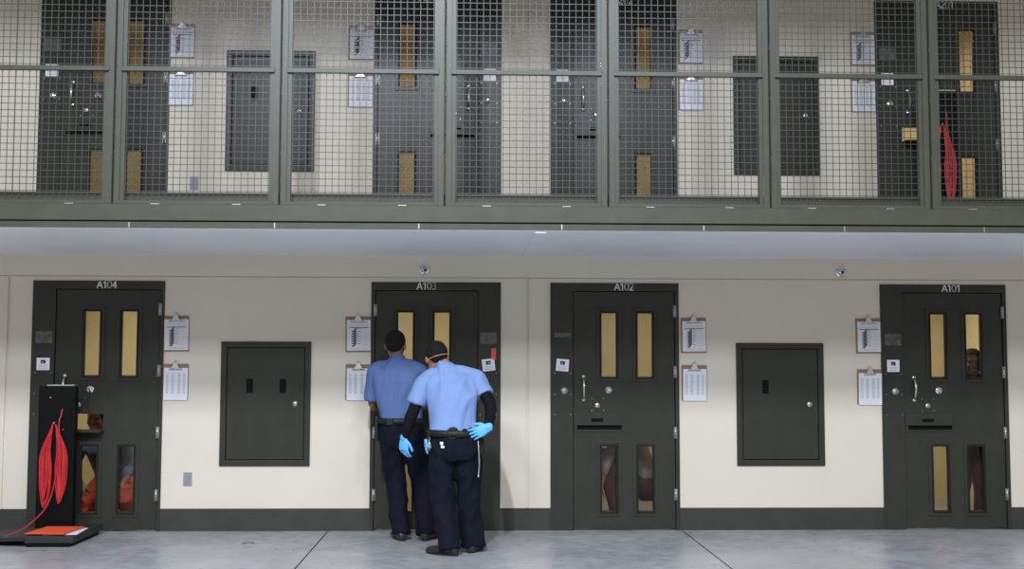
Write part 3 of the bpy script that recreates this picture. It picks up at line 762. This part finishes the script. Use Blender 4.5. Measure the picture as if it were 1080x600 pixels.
def person(root, J, skin, shirt, trousers, shoe, sleeve_len=0.62, arm_cover=None, gloves=None, hands=None, hair=True, shirt_d=0.014, face=True, hw=1.0, tuck=True, folds=0.005, hem=0.04):
    """J: joints in world space (dict). Body is one fused surface; clothing is fused separately over it."""
    side = (J['shR'] - J['shL']).normalized(); hside = (J['hipR'] - J['hipL']).normalized()
    spine = (J['neck'] - J['pelvis']).normalized(); fw = spine.cross(side).normalized()
    # make the depth axis point the way the person faces
    if fw.dot(J['fwd']) < 0: fw = -fw
    hf = Vector((0, 0, 1)).cross(hside).normalized()
    pel, wai, che, nek = J['pelvis'], J['waist'], J['chest'], J['neck']
    shc = (J['shL'] + J['shR']) / 2; sw = (J['shR'] - J['shL']).length / 2
    top = shc + (nek - shc) * 0.6
    secs = [(pel - spine * 0.09, hside, hf, 0.150 * hw, 0.100 * hw), (pel, hside, hf, 0.172 * hw, 0.125 * hw), (wai, (side + hside).normalized(), (fw + hf).normalized(), 0.160 * hw, 0.112 * hw),
            (che, side, fw, 0.182 * hw, 0.125 * hw), (shc - spine * 0.035, side, fw, max(sw * 0.98, 0.15), 0.098 * hw), (top, side, fw, 0.085, 0.066), (nek, side, fw, 0.056, 0.060)]
    c = J['head']; P = None
    m = MB(); torso_loft(m, secs, skin, d=-0.018)
    limb(m, [nek - (nek - c) * -0.05, nek.lerp(c, 0.55)], [0.058, 0.054], skin)
    HS = J.get('hs', 1.0); P = head_shapes(m, c, J['hfwd'], J['hup'], skin, HS)
    for s_ in 'LR':
        limb(m, [J['sh' + s_], J['el' + s_], J['wr' + s_]], [0.046, 0.038, 0.020 if gloves else 0.026], skin)
        limb(m, [J['hip' + s_], J['kn' + s_], J['an' + s_]], [0.078, 0.052, 0.036], skin)
        limb(m, [J['an' + s_] + V(0, 0, -0.03), J['toe' + s_].lerp(J['an' + s_], 0.15) * 1.0], [0.034, 0.026], skin)
        h = hands[s_]
        hand(m, J['wr' + s_], h[0], h[1], h[2], skin, curl=h[3] if len(h) > 3 else 0.35, s_=0.80 if gloves else 0.95)
    fused(m, 'body', root, skin, voxel=0.0062, smooth_it=3)
    # hair cap: follows the skull above and behind the ears
    if hair:
        f = Vector(J['hfwd']).normalized(); u = Vector(J['hup']); u = (u - f * u.dot(f)).normalized(); r = f.cross(u)
        m = MB()
        sc3 = lambda *t: tuple(HS * k for k in t)
        ball(m, P(0, -0.018, 0.034), sc3(0.082, 0.099, 0.088), HAIR, r, f, u)
        ball(m, P(0, -0.062, -0.012), sc3(0.066, 0.046, 0.055), HAIR, r, f, u)
        for q in (-1, 1): ball(m, P(0.067 * q, -0.010, 0.030), sc3(0.014, 0.040, 0.040), HAIR, r, f, u, n=12)
        if J.get('bump'): ball(m, P(*J['bump']), sc3(0.045, 0.05, 0.035), HAIR, r, f, u)
        o = fused(m, 'hair', root, HAIR, voxel=0.007, smooth_it=3)
        # keep the face free
        bm = bmesh.new(); bm.from_mesh(o.data)
        dele = [v for v in bm.verts if (v.co - c).dot(f) > 0.052 and (v.co - c).dot(u) < 0.062]
        bmesh.ops.delete(bm, geom=dele, context='VERTS'); bm.to_mesh(o.data); bm.free()
        o.modifiers.new('thick', 'SOLIDIFY').thickness = 0.004
    if face:
        for q in (-1, 1):
            m = MB(); ball(m, P(0.031 * q, 0.074, 0.0), (0.012, 0.008, 0.006), EYE, n=10)
            m.build('eye', root).matrix_parent_inverse = Matrix.Translation(-root.location)
    # shirt
    if shirt:
        m = MB(); ss = list(secs[1:-1]) if tuck else list(secs[0:-1])
        ss[0] = (wai.lerp(pel, 0.55) if tuck else pel - spine * hem, ss[0][1], ss[0][2], 0.166 * hw, 0.122 * hw)
        ss[-1] = (top, side, fw, 0.084, 0.068)
        torso_loft(m, ss, shirt, d=shirt_d)
        # collar
        rings = [ellipse(nek + (c - nek) * t - fw * 0.004, side, fw, a, b, 20) for t, a, b in ((-0.50, 0.080, 0.080), (0.0, 0.068, 0.070), (0.20, 0.064, 0.066))]
        m.ring_loft(rings, shirt)
        for s_ in 'LR':
            q = sleeve_len if not isinstance(sleeve_len, dict) else sleeve_len[s_]
            inn = J['sh' + s_].lerp(che, 0.25)
            limb(m, [nek.lerp(shc, 0.35) - spine * 0.01, J['sh' + s_].lerp(nek, 0.30), J['sh' + s_]], [0.055, 0.062, 0.062], shirt)
            if q <= 1.0: limb(m, [inn, J['sh' + s_], J['sh' + s_].lerp(J['el' + s_], q * 0.55), J['sh' + s_].lerp(J['el' + s_], q)], [0.072, 0.066, 0.066, 0.070], shirt, flat=True)
            else: limb(m, [inn, J['sh' + s_], J['el' + s_], J['el' + s_].lerp(J['wr' + s_], q - 1)], [0.072, 0.066, 0.057, 0.045], shirt)
        o = fused(m, 'shirt', root, shirt, voxel=0.0075, smooth_it=5, folds=folds, seed=c.x * 3)
    if arm_cover:
        for s_ in 'LR':
            m = MB(); limb(m, [J['sh' + s_].lerp(J['el' + s_], 0.35), J['el' + s_], J['wr' + s_].lerp(J['el' + s_], 0.10)], [0.052, 0.047, 0.034], arm_cover)
            fused(m, 'undersleeve', root, arm_cover, voxel=0.007, smooth_it=3, folds=0.002, fscale=(20, 20, 9))
    if gloves:
        for s_ in 'LR':
            h = hands[s_]; m = MB(); hand(m, J['wr' + s_], h[0], h[1], h[2], gloves, curl=h[3] if len(h) > 3 else 0.35, s_=1.06)
            limb(m, [J['wr' + s_].lerp(J['el' + s_], 0.16), J['wr' + s_].lerp(J['el' + s_], 0.02)], [0.034, 0.031], gloves)
            fused(m, 'glove', root, gloves, voxel=0.0035, smooth_it=2)
    # trousers
    m = MB()
    torso_loft(m, [(pel - spine * 0.17, hside, hf, 0.10 * hw, 0.07 * hw), (pel - spine * 0.09, hside, hf, 0.172 * hw, 0.112 * hw), (pel, hside, hf, 0.182 * hw, 0.130 * hw), (wai.lerp(pel, 0.30), hside, hf, 0.168 * hw, 0.124 * hw)], trousers, d=0.004)
    for s_ in 'LR':
        hip, kn, an = J['hip' + s_], J['kn' + s_], J['an' + s_]
        limb(m, [hip + V(0, 0, 0.02), hip.lerp(kn, 0.4), kn, kn.lerp(an, 0.5), an + V(0, 0, -0.035)], J.get('legr', [0.108, 0.100, 0.084, 0.076, 0.080]), trousers, n=18, flat=True)
    fused(m, 'trousers', root, trousers, voxel=0.0085, smooth_it=9, folds=folds * 1.1, fscale=(7, 7, 5), seed=c.x)
    # shoes
    for s_ in 'LR':
        an, toe = J['an' + s_], J['toe' + s_]; z0 = J.get('ground', 0.0)
        d = (toe - an); d.z = 0; d.normalize(); sd = V(-d.y, d.x, 0)
        heel = V(an.x, an.y, 0) - d * 0.075
        m = MB(); rings = []
        for t, hw_, h_ in ((0.0, 0.024, 0.050), (0.02, 0.036, 0.085), (0.09, 0.039, 0.095), (0.15, 0.043, 0.075), (0.21, 0.050, 0.058), (0.26, 0.046, 0.048), (0.285, 0.028, 0.034)):
            cc = heel + d * t + V(0, 0, z0 + h_ / 2 + 0.006)
            rings.append(ellipse(cc, sd, V(0, 0, 1), hw_, h_ / 2, 16, 2.8))
        m.ring_loft(rings, shoe)
        limb(m, [an + V(0, 0, 0.05), an + V(0, 0, -0.01)], [0.048, 0.046], shoe)
        so = fused(m, 'shoe', root, shoe, voxel=0.006, smooth_it=3)
        m = MB(); outline = []
        for j in range(24):
            a = 2 * math.pi * j / 24; l = math.cos(a); ww = math.sin(a)
            outline.append(heel + d * (0.143 + 0.150 * l) + sd * ww * (0.046 if l > 0 else 0.040))
        m.ring_loft([[p + V(0, 0, z0 + 0.001) for p in outline], [p + V(0, 0, z0 + 0.020) for p in outline]], LEATHER, smooth=False)
        o = m.build('shoe_sole', so); o.matrix_parent_inverse = (so.matrix_parent_inverse.copy() if False else Matrix.Translation(-root.location)) if False else Matrix.Identity(4)
    return P, secs

def belt(root, c, side, fw, a, b, name='duty_belt', items=()):
    m = MB(); n = 40
    def ring(da, dz): return ellipse(c + V(0, 0, dz), side, fw, a + da, b + da, n, 2.4)
    m.ring_loft([ring(0.0, -0.026), ring(0.010, -0.026), ring(0.010, 0.026), ring(0.0, 0.026)], LEATHER, cap=False, closed=True, smooth=True)
    o = m.build(name, root); o.matrix_parent_inverse = Matrix.Translation(-root.location)
    return o
CHILD_OFF = (0, 0, 0)
def child(m, name, root, label=None, smooth=None):
    o = m.build(name, root, smooth=smooth, loc=CHILD_OFF); o.matrix_parent_inverse = Matrix.Translation(-root.location)
    if label: o['label'] = label
    return o

# ---- officer nearer the door (left)
ox, oy = 3.30, -0.52
root = tag(empty('person', (ox, oy, 0)), 'person in darker blue shirt and navy trousers leaning close to door A103', 'person')
J = dict(pelvis=V(3.215, -0.50, 0.90), waist=V(3.205, -0.485, 1.03), chest=V(3.170, -0.44, 1.27), neck=V(3.165, -0.375, 1.475), head=V(3.150, -0.325, 1.590), hs=1.08,
         hfwd=V(0.10, 1, -0.22), hup=V(0, 0.2, 1), fwd=V(0, 1, 0),
         shL=V(2.985, -0.41, 1.375), shR=V(3.365, -0.41, 1.370), elL=V(2.965, -0.35, 1.105), elR=V(3.43, -0.30, 1.12), wrL=V(3.05, -0.14, 1.03), wrR=V(3.32, -0.14, 1.05),
         hipL=V(3.125, -0.50, 0.86), hipR=V(3.305, -0.50, 0.86), knL=V(3.165, -0.47, 0.48), knR=V(3.385, -0.47, 0.48), anL=V(3.225, -0.56, 0.09), anR=V(3.435, -0.56, 0.09),
         toeL=V(3.16, -0.36, 0.04), toeR=V(3.50, -0.37, 0.04), legr=[0.106, 0.100, 0.086, 0.080, 0.080])
hands = {'L': (V(0.35, 0.9, 0.1), V(0.6, 0, -0.7), V(0.3, 0, 1), 0.5), 'R': (V(-0.35, 0.9, 0.1), V(-0.6, 0, -0.7), V(-0.3, 0, 1), 0.5)}
person(root, J, SKIN_A, SHIRT1, NAVY, SHOE, sleeve_len=0.86, gloves=NITRILE, hands=hands, folds=0.010)
belt(root, V(3.206, -0.49, 0.965), V(1, 0, 0), V(0, 1, 0), 0.184, 0.140)
m = MB(); m.box(3.000, 3.030, -0.56, -0.48, 0.805, 1.005, LEATHER, bev=0.008); m.box(2.995, 3.017, -0.55, -0.50, 0.99, 1.045, M_BLACK, bev=0.005)
child(m, 'holster', root)
m = MB(); m.box(3.26, 3.33, -0.645, -0.612, 0.930, 0.992, LEATHER, bev=0.006); child(m, 'belt_pouch', root)
m = MB(); m.box(3.10, 3.16, -0.645, -0.612, 0.935, 0.990, LEATHER, bev=0.006); child(m, 'belt_pouch', root)

# ---- officer in front (right)
ox, oy = 3.72, -1.28
root = tag(empty('person', (ox, oy, 0)), 'person in light blue shirt with hand on hip, black sleeves and blue gloves', 'person')
J = dict(pelvis=V(3.665, -1.24, 0.855), waist=V(3.660, -1.21, 0.98), chest=V(3.645, -1.13, 1.20), neck=V(3.580, -1.02, 1.415), head=V(3.518, -0.945, 1.478), hs=1.10,
         hfwd=V(-0.15, 1, -0.55), hup=V(-0.18, 0.55, 1), fwd=V(0, 1, 0), bump=(0.040, 0.055, 0.075),
         shL=V(3.430, -1.10, 1.290), shR=V(3.830, -1.08, 1.320), elL=V(3.330, -1.13, 1.03), elR=V(3.940, -1.16, 1.115), wrL=V(3.270, -1.10, 0.860), wrR=V(3.925, -1.385, 0.952),
         hipL=V(3.570, -1.25, 0.82), hipR=V(3.762, -1.24, 0.82), knL=V(3.575, -1.24, 0.45), knR=V(3.775, -1.19, 0.45), anL=V(3.635, -1.36, 0.085), anR=V(3.812, -1.20, 0.085),
         toeL=V(3.510, -1.27, 0.04), toeR=V(3.87, -1.03, 0.04), legr=[0.106, 0.102, 0.090, 0.084, 0.084])
hands = {'L': (V(0.0, 0.12, -1), V(0.55, 0.8, 0), V(0.75, -0.7, 0.0), 0.30), 'R': (V(-0.86, 0.10, -0.38), V(0.0, 1.0, 0.0), V(-0.45, 0.1, 1.0), 0.14)}
person(root, J, SKIN_B, SHIRT2, NAVY, SHOE, sleeve_len={'L': 0.62, 'R': 0.60}, arm_cover=SLEEVE, gloves=NITRILE, hands=hands, folds=0.012)
b_ = belt(root, V(3.663, -1.225, 0.905), V(1, 0, -0.02), V(0, 1, 0), 0.190, 0.148)
CHILD_OFF = (-0.035, 0, -0.050)
m = MB(); m.lathe((3.690, -1.37, 0.960), [(0.048, 0.005), (0.048, -0.008), (0.040, -0.014), (0.030, -0.010), (0.002, -0.010)], LEATHER, n=24); child(m, 'belt_pouch', root, 'round black belt pouch')
m = MB(); m.box(3.50, 3.528, -1.30, -1.22, 0.86, 0.975, LEATHER, bev=0.006); child(m, 'holster', root)
m = MB(); m.box(3.594, 3.618, -1.386, -1.374, 0.876, 0.896, WHITEP, bev=0.002); m.box(3.604, 3.614, -1.384, -1.376, 0.862, 0.880, WHITEP, bev=0.002); m.box(3.600, 3.628, -1.386, -1.374, 0.850, 0.866, WHITEP, bev=0.002); child(m, 'belt_badge', root, 'small white badge below the belt')
m = MB()
for i in range(9): m.tube([(3.513 + 0.003 * math.sin(i * 2.1), -1.345 + 0.003 * math.cos(i), 0.925 - 0.011 * i), (3.511 + 0.004 * math.sin(i * 1.7 + 1), -1.345, 0.915 - 0.011 * i)], 0.0045, M_SILVER, n=6)
for q in (-0.3, 0.2, 0.5): m.tube([(3.512, -1.345, 0.905), (3.512 + 0.03 * q, -1.35, 0.845)], 0.004, M_CHROME, n=6)
child(m, 'key_ring', root)
m = MB(); m.tube(smooth_path([(3.880, -1.355, 0.905), (3.886, -1.37, 0.82), (3.890, -1.37, 0.73), (3.884, -1.36, 0.645)]), 0.0058, M_SILVER, n=8)
m.lathe((3.884, -1.36, 0.640), [(0.003, -0.009), (0.010, -0.005), (0.010, 0.005), (0.003, 0.009)], M_SILVER, n=10); child(m, 'key_chain', root, 'silver key chain')
m = MB(); limb(m, [V(3.90, -1.26, 0.90), V(3.905, -1.27, 0.80)], [0.030, 0.022], LEATHER); child(m, 'radio_holder', root)
m = MB(); hand(m, V(3.448, -1.300, 0.850), V(0.02, 0, -1), V(1, 0.3, 0), V(0, -1, 0), NITRILE, curl=0.12, s_=0.62)
g_ = fused(m, 'tucked_glove', root, NITRILE, voxel=0.003, smooth_it=2); g_['label'] = 'spare blue glove tucked in belt'
CHILD_OFF = (0, 0, 0)
# eyewear strap across the back of the head
hf = V(-0.15, 1, -0.55).normalized(); hu = V(-0.18, 0.55, 1); hu = (hu - hf * hu.dot(hf)).normalized(); hr = hf.cross(hu)
STRAP = mat('tan_strap', (0.42, 0.26, 0.17), 0.5)
m = MB(); pts = []
for i in range(17):
    a = math.pi * (-0.5 + i / 16.0)
    pts.append(V(3.518, -0.945, 1.478) + hr * 0.096 * math.sin(a) - hf * (0.010 + 0.119 * math.cos(a)) + hu * (-0.012 - 0.030 * math.cos(a) + 0.018 * math.sin(a)))
m.tube(pts, 0.0035, STRAP, n=6); child(m, 'eyewear_strap', root)

# ---- person in cell A101, standing behind the door
root = tag(empty('person', (8.27, 0.38, 0)), 'person in maroon clothes looking out of the right window of door A101', 'person')
J = dict(pelvis=V(8.27, 0.46, 0.88), waist=V(8.27, 0.46, 1.0), chest=V(8.27, 0.44, 1.20), neck=V(8.27, 0.40, 1.37), head=V(8.275, 0.335, 1.478),
         hfwd=V(-0.25, -1, -0.05), hup=V(0, 0, 1), fwd=V(0, -1, 0),
         shL=V(8.45, 0.43, 1.30), shR=V(8.09, 0.43, 1.30), elL=V(8.50, 0.42, 1.04), elR=V(8.03, 0.42, 1.04), wrL=V(8.44, 0.30, 0.84), wrR=V(8.06, 0.32, 0.82),
         hipL=V(8.36, 0.46, 0.84), hipR=V(8.18, 0.46, 0.84), knL=V(8.37, 0.42, 0.45), knR=V(8.16, 0.36, 0.46), anL=V(8.40, 0.48, 0.085), anR=V(8.16, 0.46, 0.085),
         toeL=V(8.43, 0.33, 0.04), toeR=V(8.12, 0.30, 0.04))
hands = {'L': (V(-0.1, -0.1, -1), V(-0.9, 0, 0), V(0, -1, 0), 0.4), 'R': (V(0.1, -0.1, -1), V(0.9, 0, 0), V(0, -1, 0), 0.4)}
for k_ in J:
    if k_ in ('hfwd', 'hup', 'fwd', 'legr'): continue
    J[k_] = J[k_] + V(0.055, -0.10, -0.014)
J['hs'] = 1.06
person(root, J, SKIN_C, MAROON, MAROON, SHOE, sleeve_len=0.9, hands=hands, tuck=False)

# ---- person in cell A102, crouching behind the door
root = tag(empty('person', (5.15, 0.45, 0)), 'person in maroon trousers crouching behind the lower windows of door A102', 'person')
J = dict(pelvis=V(5.36, 0.50, 0.36), waist=V(5.34, 0.48, 0.48), chest=V(5.24, 0.45, 0.68), neck=V(5.16, 0.42, 0.86), head=V(5.10, 0.39, 0.975),
         hfwd=V(-0.8, -0.5, -0.2), hup=V(-0.2, 0, 1), fwd=V(-1, -0.4, 0),
         shL=V(5.12, 0.28, 0.77), shR=V(5.27, 0.60, 0.79), elL=V(5.00, 0.26, 0.56), elR=V(5.12, 0.66, 0.58), wrL=V(4.96, 0.24, 0.40), wrR=V(4.94, 0.60, 0.48),
         hipL=V(5.33, 0.41, 0.34), hipR=V(5.38, 0.59, 0.34), knL=V(4.98, 0.36, 0.62), knR=V(5.00, 0.62, 0.60), anL=V(5.14, 0.36, 0.10), anR=V(5.16, 0.60, 0.10),
         toeL=V(4.98, 0.33, 0.04), toeR=V(5.00, 0.58, 0.04))
hands = {'L': (V(-0.2, 0, -1), V(1, 0, 0), V(0, -1, 0), 0.4), 'R': (V(-1, -0.2, -0.2), V(0, 0, -1), V(0, -1, 0), 0.4)}
person(root, J, SKIN_B, GREYC, MAROON, SHOE, sleeve_len=1.5, hands=hands, tuck=True)

# ---- person in cell A104, kneeling at the open food slot
root = tag(empty('person', (0.62, 0.45, 0)), 'person in orange trousers crouching behind the open food slot of door A104', 'person')
J = dict(pelvis=V(0.68, 0.66, 0.34), waist=V(0.67, 0.62, 0.46), chest=V(0.64, 0.52, 0.66), neck=V(0.60, 0.42, 0.83), head=V(0.585, 0.335, 0.945),
         hfwd=V(-0.1, -1, -0.05), hup=V(0, -0.1, 1), fwd=V(0, -1, 0),
         shL=V(0.80, 0.46, 0.75), shR=V(0.45, 0.46, 0.75), elL=V(0.90, 0.34, 0.54), elR=V(0.40, 0.30, 0.54), wrL=V(0.86, 0.20, 0.36), wrR=V(0.50, 0.20, 0.40),
         hipL=V(0.77, 0.62, 0.32), hipR=V(0.58, 0.62, 0.32), knL=V(0.87, 0.22, 0.30), knR=V(0.50, 0.22, 0.22), anL=V(0.85, 0.52, 0.10), anR=V(0.52, 0.56, 0.10),
         toeL=V(0.88, 0.36, 0.04), toeR=V(0.48, 0.42, 0.04))
hands = {'L': (V(-0.2, -0.2, -1), V(0, 1, 0), V(-1, 0, 0), 0.4), 'R': (V(0.2, -0.2, -1), V(0, 1, 0), V(1, 0, 0), 0.4)}
for k_ in J:
    if k_ in ('hfwd', 'hup', 'fwd', 'legr'): continue
    J[k_] = J[k_] + V(-0.12, 0, 0)
person(root, J, SKIN_A, GREYBLUE, ORANGEC, SHOE, sleeve_len=1.4, hands=hands, tuck=True)
